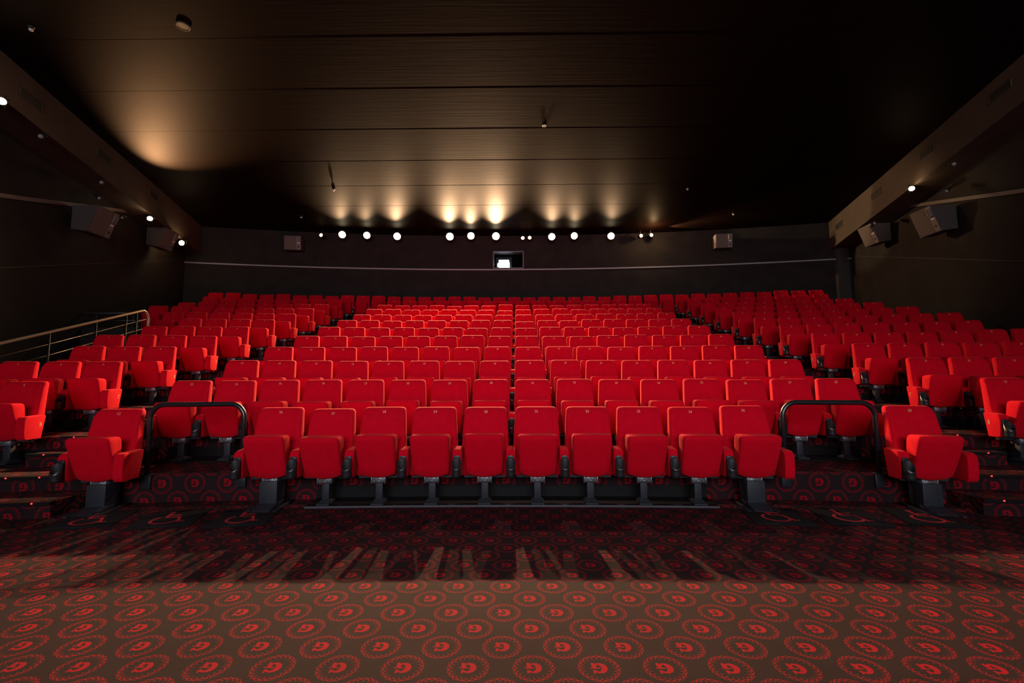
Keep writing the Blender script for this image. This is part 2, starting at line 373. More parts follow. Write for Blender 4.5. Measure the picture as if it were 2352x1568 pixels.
def bracket_mesh():
    b = MB()
    b.bbox(-.066, .066, -.205, -.190, .232, .302, .003, 1)
    for s in (-1, 1): b.bbox(s*.068-.006, s*.068+.006, -.214, -.09, .226, .300, .002, 1)
    b.box(-.066, .066, -.190, -.09, .232, .240)
    for x, z in [(-.045,.285),(.045,.285),(-.045,.25),(.045,.25),(0,.27)]:
        b.bbox(x-.007, x+.007, -.211, -.204, z-.006, z+.006, .002, 1)
    b.bbox(-.030, .030, -.213, -.204, .246, .258, .003, 1)
    return b.me('seat_bracket', BRACKET)
M_BACK, M_CUSH, M_ARM, M_ARMF, M_CUP, M_PED, M_BOX, M_BRK = backrest_mesh(), cushion_mesh(), armrest_mesh(), armrest_mesh(True), cup_mesh(), pedestal_mesh(), boxped_mesh(), bracket_mesh()
NUM = {}
def num_mesh(n):
    if n not in NUM:
        V, F = text_polys(str(n), .027)
        tilt = radians(11)
        NUM[n] = mesh('seat_number', [(x, z*sin(tilt), z*cos(tilt)) for x, y, z in V], F, GOLD)
    return NUM[n]
LET = {}
def let_mesh(ch, side):
    if (ch, side) not in LET:
        V, F = text_polys(ch, .050)
        LET[(ch, side)] = mesh('row_letter', [(side*.0005, side*x, z) for x, y, z in V], F, GOLD)
    return LET[(ch, side)]
def seat(r, n, label, group, last=False, boxed=False, letter=None):
    R = row_R(r); th = sarc(r, n)/R; x, y = pol(R, th)
    t = thing('cinema_seat', label, 'cinema seat', (x, y, TR[r]), (0, 0, -th), group)
    j = JIT.get(r, {}).get(n, random.randint(-6, 6))/1000
    bk = ob('backrest', M_BACK, t, (0, random.uniform(-.004, .004), j))
    ob('seat_number', num_mesh(n), bk, (0, -.0075, .95))
    ob('seat_cushion', M_CUSH, t, (0, -.17, .33 + j*.4), (radians(random.uniform(-3.0, 3.0)), 0, 0))
    am = ob('armrest', M_ARM, t, (-.275, 0, 0))
    ob('cup_holder', M_CUP, am)
    if letter and n >= 31: ob('row_letter', let_mesh(letter, -1), am, (-.0485, -.150, .475))
    if last:
        am = ob('armrest', M_ARMF, t, (.275, 0, 0))
        if letter and n == 9: ob('row_letter', let_mesh(letter, 1), am, (.0485, -.150, .475))
    pd = ob('pedestal', M_BOX if boxed else M_PED, t)
    ob('seat_bracket', M_BRK, pd)
    return t
# ------------------------------------------------------------------ the rows
LEFT = {1: (8, 9), 2: (7, 9), 3: (7, 9), 4: (6, 9), 5: (6, 9), 6: (6, 9), 7: (4, 9), 8: (2, 9), 9: (2, 9), 10: (2, 9)}
RIGHT = {1: (31, 31), 2: (31, 33), 3: (31, 35), 4: (31, 37), 5: (31, 37), 6: (31, 38), 7: (31, 38), 8: (31, 38), 9: (31, 38), 10: (31, 38)}
LETTERS = 'ABCDEFGHIJKL'
seat(0, 13, 'red cinema seat numbered 13 standing alone at the left end of the front row', 'front row seats', True, True)
for n in range(16, 26):
    if n in (16, 25):
        lb = 'red cinema seat numbered %d on a box pedestal beside the %s guard rail, front row' % (n, 'left' if n == 16 else 'right')
    else:
        lb = 'red cinema seat numbered %d on the black plinth in the front row' % n
    seat(0, n, lb, 'front row seats', n == 25, n in (16, 25))
seat(0, 28, 'red cinema seat numbered 28 standing alone at the right end of the front row', 'front row seats', True, True)
for r in range(1, 11):
    w = ORD[r]
    for n in range(13, 29):
        seat(r, n, 'red seat numbered %d, %s from the left, %s row back, centre block' % (n, nth(n-12), w),
             'centre block seats in the %s row' % w, n == 28)
    a, b = LEFT[r]
    for n in range(a, b + 1):
        k = 10 - n
        lb = 'red cinema seat at the aisle end of the %s row in the left block' % w if k == 1 else 'red cinema seat, %s from the aisle, %s row back, left block' % (nth(k), w)
        seat(r, n, lb, 'left block seats in the %s row' % w, n == 9, letter=LETTERS[r] if n == 9 else None)
    a, b = RIGHT[r]
    for n in range(a, b + 1):
        k = n - 30
        lb = 'red cinema seat at the aisle end of the %s row in the right block' % w if k == 1 else 'red cinema seat, %s from the aisle, %s row back, right block' % (nth(k), w)
        seat(r, n, lb, 'right block seats in the %s row' % w, n == b, letter=LETTERS[r] if n == 31 else None)
for n in range(2, 41):
    k = n - 1
    lb = 'red cinema seat, %s from the left in the back row under the rear wall' % nth(k) if k > 1 else 'red cinema seat at the left end of the back row under the rear wall'
    seat(11, n, lb, 'back row seats', n == 40)
# black plinth strips the pedestals stand on
def plinth(r, n0, n1, label, group, f0=.30, f1=.30, kick=.14):
    R = row_R(r); a0 = (sarc(r, n0) - f0)/R; a1 = (sarc(r, n1) + f1)/R; k = max(2, int((a1-a0)*R/.5)); z = TR[r]
    b = MB(); rings = []
    for i in range(k + 1):
        t = a0 + (a1-a0)*i/k
        A, B = pol(R - .265, t), pol(R + .085, t)
        rings.append([(A[0],A[1],z+.002),(B[0],B[1],z+.002),(B[0],B[1],z+.02),(A[0],A[1],z+.02)])
    b.loft(rings, True, True, False)
    o = ob('seat_plinth', b.me('seat_plinth', PLINTH)); tag(o, label, 'plinth', group)
    if kick:
        b = MB(); rings = []
        for i in range(k + 1):
            t = a0 + (a1-a0)*i/k
            A, B = pol(R + .080, t), pol(R + .094, t)
            rings.append([(A[0],A[1],z+.021),(B[0],B[1],z+.021),(B[0],B[1],z+kick),(A[0],A[1],z+kick)])
        b.loft(rings, True, True, False); ob('kick_board', b.me('kick_board', PLINTH), o)
    if r == 0:
        b = MB(); rings = []
        for i in range(k + 1):
            t = a0 + (a1-a0)*i/k
            A, B = pol(R - .272, t), pol(R - .265, t)
            rings.append([(A[0],A[1],z+.002),(B[0],B[1],z+.002),(B[0],B[1],z+.022),(A[0],A[1],z+.022)])
        b.loft(rings, True, True, False); ob('plinth_edge', b.me('plinth_edge', EDGE), o)
    return o
plinth(0, 17, 24, 'long black plinth under the middle seats of the front row', 'seat plinths', .17, .17)
for r in range(1, 11):
    w = ORD[r]
    plinth(r, 13, 28, 'long black plinth under the %s row of the centre block' % w, 'seat plinths')
    plinth(r, LEFT[r][0], 9, 'black plinth under the %s row of the left block' % w, 'seat plinths')
    plinth(r, 31, RIGHT[r][1], 'black plinth under the %s row of the right block' % w, 'seat plinths', .3, .26)
plinth(11, 2, 40, 'black plinth under the back row', 'seat plinths', .3, .3, 0)
# ------------------------------------------------------------------ floor, tiers, steps
YF = -9.0
def s_tag(o, label=None): return tag(o, label, None, None, 'structure')
xw = lambda y: wall_x(y) + .3
v = [(-xw(YF),YF,0),(xw(YF),YF,0),(xw(6.2),6.2,0),(-xw(6.2),6.2,0)]
s_tag(ob('floor', mesh('floor', v, [(0,1,2,3)], CARPET, [[(p[0],p[1]) for p in v]])), 'dark carpet floor with red letter medallions')
def wall_th(R, side):
    lo, hi = 0, .6
    for _ in range(40):
        t = (lo+hi)/2; x, y = pol(R, side*t)
        if abs(x) < wall_x(y) + .12: lo = t
        else: hi = t
    return side*lo
def x_th(R, x): return math.asin((x - XC)/R)
LIM = {2: -8.1, 3: -8.1, 4: -8.12, 5: -8.14, 6: -8.16, 7: -9.25}
def led_dots(parent, pts):
    for p in pts:
        b = MB(); b.bbox(p[0]-.007, p[0]+.007, p[1]-.005, p[1]+.004, p[2]-.006, p[2]+.006, .003, 1)
        ob('step_light', b.me('step_light', LED), parent)
def nosing(parent, R, t0, t1, z, zero=None, n=6):
    b = MB(); rings = []
    for i in range(n + 1):
        t = t0 + (t1-t0)*i/n
        A, B = pol(R - .012, t), pol(R + .05, t)
        rings.append([(A[0],A[1],z-.028),(B[0],B[1],z-.028),(B[0],B[1],z+.006),(A[0],A[1],z+.006)])
    b.loft(rings, True, True, False)
    o = ob('nosing', b.me('nosing', POSTM), parent)
    k = max(2, int(abs(t1-t0)*R/.30))
    led_dots(o, [(*pol(R - .014, t0 + (t1-t0)*(i+.5)/k), z - .004) for i in range(k)])
AL0, AL1 = -5.70, -4.45      # the two aisles, along the arc
AR0, AR1 = 4.45, 5.70
for r in range(1, 12):
    Ra = riser_R(r); Rb = riser_R(r + 1) if r < 11 else RWALL + .1; z = TR[r]
    N = 40; V = []; F = []; UV = []
    def lim(R):
        lo = x_th(R, LIM[r]) if r in LIM else wall_th(R, -1)
        return lo, wall_th(R, 1)
    la, lb = lim(Ra), lim(Rb)
    for i in range(N + 1):
        ta = la[0] + (la[1]-la[0])*i/N; tb = lb[0] + (lb[1]-lb[0])*i/N
        a, b2 = pol(Ra, ta), pol(Rb, tb)
        V += [(a[0],a[1],0 if r < 3 else TR[r-1]-.3), (a[0],a[1],z), (b2[0],b2[1],z)]
    for i in range(N):
        k = 3*i
        F.append((k, k+3, k+4, k+1)); ua, ub = V[k][0], V[k+3][0]
        sc = 1/1.14; h0 = V[k][2]
        UV.append([(ua*sc+.03, 2.795+.25+(h0-z)*sc), (ub*sc+.03, 2.795+.25+(h0-z)*sc), (ub*sc+.03, 2.795+.25), (ua*sc+.03, 2.795+.25)])
        F.append((k+1, k+4, k+5, k+2)); UV.append([V[q][:2] for q in (k+1, k+4, k+5, k+2)])
    if r in LIM:   # side face towards the stairwell
        n0 = len(V); V += [(V[1][0],V[1][1],0),(V[2][0],V[2][1],0)]
        F.append((1, 2, n0+1, n0)); UV.append([(0,0)]*4)
    t = ob('floor_tier', mesh('floor_tier', V, F, CARPET, UV)); s_tag(t, 'carpeted tier carrying the %s row' % ORD[r])
    if r < 11:
        nosing(t, Ra, AL0/Ra, AL1/Ra, z); nosing(t, Ra, AR0/Ra, AR1/Ra, z)
    # half steps in the aisles
    if r > 10: continue
    for side, nm in ((-1, 'left'), (1, 'right')):
        s0, s1 = (AL0, AL1) if side < 0 else (AR0, AR1)
        dep = .46
        if r == 1:
            s0, s1, dep = (-7.2, -4.40, .50) if side < 0 else (4.50, 7.2, .42)
        elif side < 0: s1 -= .10
        else: s0 += .10
        z0, zt = TR[r-1], (TR[r-1] + TR[r])/2; Rf = Ra - dep
        n = 6; V = []; F = []; UV = []
        for i in range(n + 1):
            tt = (s0 + (s1-s0)*i/n)/Ra
            a, b2 = pol(Rf, tt), pol(Ra + .01, tt); V += [(a[0],a[1],z0),(a[0],a[1],zt),(b2[0],b2[1],zt),(b2[0],b2[1],z0)]
        sc = 1/1.14
        for i in range(n):
            k = 4*i; ua, ub = V[k][0]*sc, V[k+4][0]*sc
            F.append((k,k+4,k+5,k+1)); UV.append([(ua,2.62),(ub,2.62),(ub,2.62+(zt-z0)*sc),(ua,2.62+(zt-z0)*sc)])
            F.append((k+1,k+5,k+6,k+2)); UV.append([V[q][:2] for q in (k+1,k+5,k+6,k+2)])
        for k, rv in ((0, 0), (4*n, 1)):
            f = (k, k+1, k+2, k+3); F.append(f if not rv else f[::-1])
            UV.append([(V[q][1], V[q][2]+2.65) for q in F[-1]])
        st = thing('aisle_step', 'carpeted half step with red lights leading up to the %s row in the %s aisle' % (ORD[r], nm), 'step', (0,0,0), group='aisle steps')
        ob('step_body', mesh('step_body', V, F, CARPET, UV), st)
        nosing(st, Rf, s0/Ra, s1/Ra, zt)
# stairwell on the left: low floor is the main floor; parapet behind it
b = MB(); b.box(-11.6, -9.25, 10.98, 11.1, 0, 2.6); s_tag(ob('wall_stairwell', b.me('wall_stairwell', WALL)), 'dark parapet wall behind the left stairwell')
b = MB(); b.box(-8.16, -8.08, 6.9, 11.0, 0, .3); s_tag(ob('wall_stairwell_side', b.me('wall_stairwell_side', WALL)))
v = [(-12.2,6.1,.0),(-8.0,6.1,.0),(-8.0,11.0,.0),(-12.2,11.0,.0)]
s_tag(ob('floor_stairwell', mesh('floor_stairwell', v, [(0,1,2,3)], CARPET, [[(p[0],p[1]) for p in v]])), 'dark floor of the left stairwell')
# ------------------------------------------------------------------ walls and ceiling
ZT = 7.4
def sidewall(side):
    y0, y1 = YF, 17.4
    a, c = (side*wall_x(y0), y0), (side*wall_x(y1), y1)
    V = [(a[0],a[1],-.1),(c[0],c[1],-.1),(c[0],c[1],ZT),(a[0],a[1],ZT)]
    V2 = [(p[0]+side*.15, p[1], p[2]) for p in V]
    b = MB(); b.hexa([V[0],V[1],V2[1],V2[0],V[3],V[2],V2[2],V2[3]])
    return b
for side, nm in ((-1, 'left'), (1, 'right')):
    s_tag(ob('wall_' + nm, sidewall(side).me('wall_' + nm, WALL)), 'dark cloth side wall on the %s' % nm)
    # rails of trim that climb with the seating
    def run(pts, h, d, name, m):
        b = MB(); rings = []
        for y, z in pts:
            x = side*wall_x(y)
            rings.append([(x, y, z), (x - side*d, y, z), (x - side*d, y, z+h), (x, y, z+h)])
        b.loft(rings, True, True, False); s_tag(ob(name, b.me(name, m)))
    run([(5, 3.86), (9.07, 5.02), (12.67, 6.11)], .085, .03, 'trim_1' if side < 0 else 'trim_2', TRIM)
    run([(5, 2.44), (9.22, 3.66), (17.0, 5.94)], .015, .012, 'trim_3' if side < 0 else 'trim_4', P('dark_seam_trim_%s' % nm, (.03,.026,.024), .7))
# back wall, curved, with the projection opening
WX0, WX1, WZ0, WZ1 = -.85, .28, 5.60, 6.23
ths = sorted([-.26 + .52*i/52 for i in range(53)] + [math.asin((WX0-XC)/RWALL), math.asin((WX1-XC)/RWALL)])
zs = [3.2, WZ0, WZ1, ZT]
b = MB(); n = len(ths); V = []
for t in ths:
    for z in zs: V.append((*pol(RWALL, t), z))
F = []
for i in range(n - 1):
    xm = (V[4*i][0] + V[4*i+4][0])/2
    for j in range(3):
        if j == 1 and WX0 < xm < WX1: continue
        F.append((4*i+j, 4*i+4+j, 4*i+5+j, 4*i+1+j))
b.add(V, F)
yb_ = 17.28
for q in ([(WX0,yb_,WZ0),(WX1,yb_,WZ0),(WX1,yb_+.35,WZ0),(WX0,yb_+.35,WZ0)], [(WX0,yb_,WZ1),(WX0,yb_+.35,WZ1),(WX1,yb_+.35,WZ1),(WX1,yb_,WZ1)],
          [(WX0,yb_,WZ0),(WX0,yb_+.35,WZ0),(WX0,yb_+.35,WZ1),(WX0,yb_,WZ1)], [(WX1,yb_,WZ0),(WX1,yb_,WZ1),(WX1,yb_+.35,WZ1),(WX1,yb_+.35,WZ0)]):
    b.add(q, [(0,1,2,3)])
s_tag(ob('wall_back', b.me('wall_back', WALL)), 'curved dark back wall with the projection opening')
b = MB()   # booth behind the opening
bx = [(-1.6,17.62,5.1),(1.2,17.62,5.1),(1.2,19.6,5.1),(-1.6,19.6,5.1),(-1.6,17.62,6.7),(1.2,17.62,6.7),(1.2,19.6,6.7),(-1.6,19.6,6.7)]
b.add(bx, [(0,1,2,3),(4,7,6,5),(1,5,6,2),(2,6,7,3),(3,7,4,0)]); s_tag(ob('wall_booth', b.me('wall_booth', WALL)))
w = ob('window_1', None, None, (0,0,0)); s_tag(w, 'projection window in the back wall above the seats')
b = MB(); fw = .035
for x0,x1,z0,z1 in ((WX0-fw,WX1+fw,WZ1-.01,WZ1+fw),(WX0-fw,WX1+fw,WZ0-fw,WZ0+.01),(WX0-fw,WX0+.01,WZ0,WZ1),(WX1-.01,WX1+fw,WZ0,WZ1)): b.box(x0,x1,yb_-.03,yb_+.03,z0,z1)
ob('window_frame', b.me('window_frame', P('window_frame_grey', (.07,.07,.07), .5)), w)
b = MB(); b.box(WX0,WX1,yb_+.20,yb_+.206,WZ0,WZ1); ob('window_pane', b.me('window_pane', GLASS), w)
t = thing('projector', 'film projector shining white light through the projection window', 'projector', (-.47, 17.9, 5.1))
b = MB(); b.bbox(-.33,.33,.0,1.1,.38,1.12,.03); ob('projector_body', b.me('projector_body', LAMPBODY), t)
b = MB(); b.bbox(-.24,.24,.1,.9,0,.38,.01); ob('projector_base', b.me('projector_base', LAMPBODY), t)
b = MB(); b.tube([(0,-.16,.76),(0,.02,.76)], .20, 24); ob('lens_barrel', b.me('lens_barrel', LAMPBODY), t)
b = MB(); b.bbox(-.20,.20,-.185,-.165,.55,.93,.01); b.bbox(-.25,-.19,-.182,-.168,.66,.80,.01); b.bbox(.19,.225,-.182,-.168,.50,.83,.01); ob('lens_glow', b.me('lens_glow', PROJ), t)
# ledge along the back wall
def ledge():
    b = MB(); rings = []
    for i in range(61):
        t = -.235 + .47*i/60
        A, B = pol(RWALL - .05, t), pol(RWALL + .01, t)
        rings.append([(A[0],A[1],5.505),(B[0],B[1],5.505),(B[0],B[1],5.555),(A[0],A[1],5.555)])
    b.loft(rings, True, True, False); return b
s_tag(ob('trim_5', ledge().me('trim_5', P('pale_ledge_trim', (.22,.22,.24), .5))), 'thin pale ledge along the back wall')
b = MB(); b.box(11.38, 11.80, 15.9, 16.6, 3.0, 5.9); s_tag(ob('column', b.me('column', P('column_paint', (.035,.030,.026), .8))), 'dark column in the right rear corner')
# front wall with the cinema screen (behind the camera)
b = MB(); b.box(-6.2, 6.2, YF-.15, YF, -.1, ZT); s_tag(ob('wall_front', b.me('wall_front', WALL)))
# ceiling: boards that step at every seam
seams = [18.2, 16.9, 15.72, 14.30, 12.84, 11.384, 9.943, 8.53, 7.195, 5.85, 4.5, 3.1, 1.7, .3, -1.1, -2.5, -3.9, -5.3, -6.7, -8.1, -9.2]
b = MB()
for i in range(len(seams) - 1):
    ya, yb2 = seams[i], seams[i+1]; st = .0016
    za, zb = ceil_z(ya), ceil_z(yb2) - st
    X = 12.6
    b.hexa([(-X,yb2,zb),(X,yb2,zb),(X,ya,za),(-X,ya,za),(-X,yb2,zb+.2),(X,yb2,zb+.2),(X,ya,za+.2),(-X,ya,za+.2)])
s_tag(ob('ceiling', b.me('ceiling', CEIL)), 'dark boarded ceiling with cross seams')
# soffit beams along both walls
def beam_x(y, side): return 7.04 + .263*y if side > 0 else -(6.90 + .281*y)
def beam_bot(y): return 6.22 - .040*(y - 7.8)
for side, nm in ((-1, 'left'), (1, 'right')):
    b = MB(); ys = [-2.0, 16.3]; rings = []
    for y in ys:
        x = beam_x(y, side); xo = side*(wall_x(y) + .05)
        zb, zt = beam_bot(y), ceil_z(y) + .08
        rings.append([(x,y,zb),(xo,y,zb),(xo,y,zt),(x,y,zt)])
    b.loft(rings, True, True, False)
    rings = []
    for y in ys:                                   # lip along the lower edge
        x = beam_x(y, side); zb = beam_bot(y)
        rings.append([(x-side*.02,y,zb-.01),(x+side*.10,y,zb-.01),(x+side*.10,y,zb+.035),(x-side*.02,y,zb+.035)])
    b.loft(rings, True, True, False)
    s_tag(ob('beam_' + nm, b.me('beam_' + nm, BEAM)), 'long boxed soffit beam below the ceiling on the %s' % nm)
    # ventilation grilles in the beam's face
    vy = (8.30, 10.49, 12.81, 15.24) if side > 0 else (8.13, 10.34, 12.68)
    for i, y in enumerate(vy):
        x = beam_x(y, side); zc = 6.62 if side < 0 else (6.71, 6.65, 6.60, 6.51)[i]
        ang = math.atan2(.263, 1) if side > 0 else -math.atan2(.281, 1)
        g = thing('air_vent', 'rectangular air vent in the %s soffit beam, %s from the back wall' % (nm, nth(len(vy)-i)), 'air vent', (x, y, zc), (0, 0, -ang), 'soffit air vents')
        b = MB(); s = -side; W, H = .28, .10
        for y0,y1,z0,z1 in ((-W,W,H-.02,H),(-W,W,-H,-H+.02),(-W,-W+.02,-H,H),(W-.02,W,-H,H)): b.box(min(0,s*.015),max(0,s*.015),y0,y1,z0,z1)
        ob('vent_frame', b.me('vent_frame', BEAM), g)
        b = MB()
        b.box(min(s*.002,s*.004),max(s*.002,s*.004),-W+.02,W-.02,-H+.02,H-.02)
        for q in range(7):
            z = -H + .032 + q*.0225; b.box(min(s*.004,s*.012),max(s*.004,s*.012),-W+.02,W-.02,z,z+.007)
        ob('vent_grille', b.me('vent_grille', GRILLE), g)
# ------------------------------------------------------------------ guard rails in front of the wheelchair places
def guard_rail(x0, x1, label):
    R = riser_R(1)
    def yy(x): return pol(R, math.asin((x-XC)/R))[1]
    g = thing('guard_rail', label, 'guard rail', ((x0+x1)/2, yy((x0+x1)/2), 0), group='front guard rails')
    lx0, lx1 = x0-(x0+x1)/2, x1-(x0+x1)/2
    y0, y1 = yy(x0)-yy((x0+x1)/2)-.012, yy(x1)-yy((x0+x1)/2)-.012
    zt, r = 1.03, .15
    p = [(lx0, y0, .295), (lx0, y0, zt-r)] + [(q[0], y0, q[2]) for q in arcpath((lx0+r, y0, zt-r), r, pi, pi/2, 10, 'xz')][1:]
    p += [(q[0], y1, q[2]) for q in arcpath((lx1-r, y1, zt-r), r, pi/2, 0, 10, 'xz')] + [(lx1, y1, .295)]
    b = MB(); b.tube(p, .026, 16); ob('rail_tube', b.me('rail_tube', TUBE), g)
    for x, y in ((lx0, y0), (lx1, y1)):
        b = MB(); b.bbox(x-.050, x+.050, y-.012, y+.002, .145, .285, .003, 1)
        b.bbox(x-.045, x+.045, y-.01, y+.07, .285, .297, .003, 1)
        for dx in (-.036, .036):
            for z in (.160, .268): b.bbox(x+dx-.006, x+dx+.006, y-.017, y-.012, z-.006, z+.006, .002, 1)
        ob('mounting_plate', b.me('mounting_plate', STEEL_DK), g)
guard_rail(-3.93, -2.965, 'black tube guard rail in front of second row seats 13 and 14 on the left')
guard_rail(2.87, 3.80, 'black tube guard rail in front of second row seats 27 and 28 on the right')
# ------------------------------------------------------------------ wheelchair mats
def pictogram():
    V = []; F = []
    def strip(pts, w):
        L = []; Rr = []
        for i, p in enumerate(pts):
            a = pts[max(i-1,0)]; b = pts[min(i+1,len(pts)-1)]
            tx, ty = b[0]-a[0], b[1]-a[1]; d = sqrt(tx*tx+ty*ty); nx, ny = -ty/d*w/2, tx/d*w/2
            L.append((p[0]+nx,p[1]+ny,0)); Rr.append((p[0]-nx,p[1]-ny,0))
        n0 = len(V); k = len(pts); V.extend(L+Rr)
        for i in range(k-1): F.append((n0+i, n0+k+i, n0+k+i+1, n0+i+1))
    def dsc(cx, cy, r):
        n0 = len(V); V.extend([(cx+r*cos(2*pi*k/18), cy+r*sin(2*pi*k/18), 0) for k in range(18)]); F.append(tuple(range(n0, n0+18)))
    dsc(-.045, .150, .022)
    strip([(-.045,.125),(-.038,.012),(.055,.012),(.098,-.125),(.135,-.112)], .026)
    strip([(-.040,.070),(.052,.070)], .022)
    strip([(-.015 + .098*cos(radians(a)), -.060 + .098*sin(radians(a))) for a in range(128, 345, 9)], .022)
    return mesh('wheelchair_pictogram', V, F, MATRED)
PIC = pictogram()
b = MB(); b.bbox(-.255, .255, -.275, .275, 0, .008, .003, 1); MATM = b.me('mat_sheet', MAT)
for i, (x, y, a, lb) in enumerate([(-3.93,4.31,17,'in front of front row seat 13'),(-3.23,4.34,15,'in front of the left guard rail'),(-2.55,4.37,11,'in front of front row seat 16'),
                               (2.42,4.40,-8,'in front of front row seat 25'),(3.08,4.39,-11,'in front of the right guard rail'),(3.78,4.36,-14,'in front of front row seat 28')]):
    t = thing('floor_mat', 'black floor mat with red wheelchair symbol ' + lb, 'floor mat', (x, y, .001), (0, 0, radians(a)), 'wheelchair place mats')
    mt = ob('mat_sheet', MATM, t); ob('wheelchair_pictogram', PIC, t, (0, .01, .0095)).scale = (1.15, 1.15, 1)
# ------------------------------------------------------------------ stair railings on the left
def zr(y, z0): return z0 + .348*(y - 8.0)
t = thing('stair_railing', 'sloping metal stair railing with bright handrail beside the left seats', 'railing', (-8.3, 8.0, .88))
o = Vector((-8.3, 8.0, .88))
def loc(p): return [tuple(Vector(q) - o) for q in p]
def railpath(y0, y1, z0): return loc([(-8.3, y0, zr(y0, z0)), (-8.3, y1, zr(y1, z0))])
p = [(-8.3, 5.2, zr(5.2, 2.165)), (-8.3, 9.92, zr(9.92, 2.165))] + [(-8.3, 9.92 + .20*sin(a), zr(9.92, 2.165) + .03 - .20*(1-cos(a)) ) for a in [radians(q) for q in (20, 40, 60, 80, 95)]] + [(-8.3, 10.12, 2.1)]
b = MB(); b.tube(loc(p), .027, 12); ob('handrail', b.me('handrail', RAILTOP), t)
b = MB(); b.tube(railpath(5.2, 10.10, 1.95), .011, 8); ob('mid_rail', b.me('mid_rail', RAILM), t)
b = MB(); b.tube(railpath(5.2, 10.05, 1.75), .011, 8); ob('mid_rail', b.me('mid_rail', RAILM), t)
for y in (6.9, 7.98, 8.86, 9.54, 9.80):
    b = MB(); b.tube(loc([(-8.3, y, .9 if y < 9 else 1.4), (-8.3, y, zr(y, 2.15))]), .018, 10); ob('post', b.me('post', POSTM), t)
t = thing('stair_railing', 'dark stair railing on the parapet behind the left stairwell', 'railing', (-10.4, 11.0, 2.6))
o = Vector((-10.4, 11.0, 2.6))
b = MB(); b.tube(loc([(-9.3, 11.03, 2.95), (-11.40, 11.03, 2.98), (-10.45, 10.2-1.2, 2.20)][:2] + [(-10.95, 9.9, 2.60), (-10.25, 8.2, 1.95)]), .030, 10); ob('handrail', b.me('handrail', TUBE), t)
b = MB(); b.tube(loc([(-9.3, 11.03, 2.77), (-11.35, 11.03, 2.79)]), .014, 8); ob('mid_rail', b.me('mid_rail', TUBE), t)
for x in (-11.27, -10.344, -9.43):
    b = MB(); b.tube(loc([(x, 11.03, 2.6), (x, 11.03, 2.95)]), .016, 10); b.bbox(x+10.4-.05, x+10.4+.05, -.02, .08, 0, .012, .004, 1); ob('post', b.me('post', STEEL_DK), t)
# ------------------------------------------------------------------ loudspeakers
def speaker(loc_, yaw, tilt, label, W=.62, H=.52, D=.34):
    """local: front face towards -y; strip with horn on the +x side"""
    t = thing('loudspeaker', label, 'loudspeaker', loc_, (0, 0, yaw), 'surround loudspeakers')
    b = MB(); k = tan_ = math.tan(tilt)
    b.hexa([(-W/2,0,-H/2),(W/2,0,-H/2),(W/2,D,-H/2+.05),(-W/2,D,-H/2+.05),(-W/2,-H*k,H/2),(W/2,-H*k,H/2),(W/2,D,H/2),(-W/2,D,H/2)])
    ob('cabinet', b.me('cabinet', SPK), t)
    n = Vector((0, -1, -k)).normalized(); upv = Vector((0, -k, 1)).normalized()
    def F(x, h, d=0): return Vector((x, 0, -H/2)) + upv*(h*sqrt(1+k*k)) + n*d
    def slab(bm, x0, x1, h0, h1, d0, d1):
        bm.hexa([F(x0,h0,d1),F(x1,h0,d1),F(x1,h0,d0),F(x0,h0,d0),F(x0,h1,d1),F(x1,h1,d1),F(x1,h1,d0),F(x0,h1,d0)])
    b = MB(); slab(b, -W/2+.02, W/2-.17, .02, H-.02, 0, .012); ob('grille', b.me('grille', SPKG), t)
    b = MB(); slab(b, W/2-.16, W/2-.01, .015, H-.015, 0, .008); st = ob('tweeter_strip', b.me('tweeter_strip', SPKS), t)
    b = MB()
    for s in (-1, 1): slab(b, W/2-.085+s*.033-.022, W/2-.085+s*.033+.022, H*.60, H*.90, .008, .05)
    ob('horn', b.me('horn', SPKS), st)
    b = MB(); slab(b, W/2-.13, W/2-.04, H*.48, H*.53, .008, .012); ob('badge', b.me('badge', WHITE), st)
    b = MB(); c = [F(W/2-.085 + .034*cos(2*pi*q/16), H*.22 + .034*sin(2*pi*q/16), .0095) for q in range(16)]; b.add(c, [tuple(range(16))]); ob('port', b.me('port', SPKD), st)
    b = MB(); b.bbox(-.05,.05,D-.01,D+.16,-.06,.06,.01); ob('wall_bracket', b.me('wall_bracket', STEEL_DK), t)
    return t
def backpt(x, off): 
    R = RWALL - off; th = math.asin((x - XC)/R); return pol(R, th), th
for x, nm in ((-8.13, 'left'), (7.56, 'right')):
    (px_, py_), th = backpt(x, .50)
    speaker((px_, py_, 6.29), -th, radians(8), 'grey loudspeaker high on the %s part of the back wall' % nm, .58, .50, .34)
wa = math.atan(WB)
speaker((10.15, 10.95, 5.10), radians(-93), radians(20), 'large grey loudspeaker on the right side wall nearer the stage', .62, .62, .36)
speaker((10.82, 13.6, 5.62), radians(-93), radians(20), 'grey loudspeaker under the right soffit beam near the back wall', .58, .58, .34)
speaker((-10.05, 10.6, 5.10), radians(93), radians(20), 'large grey loudspeaker on the left side wall nearer the stage', .62, .62, .36)
speaker((-10.80, 13.6, 5.62), radians(93), radians(20), 'grey loudspeaker under the left soffit beam near the back wall', .58, .58, .34)
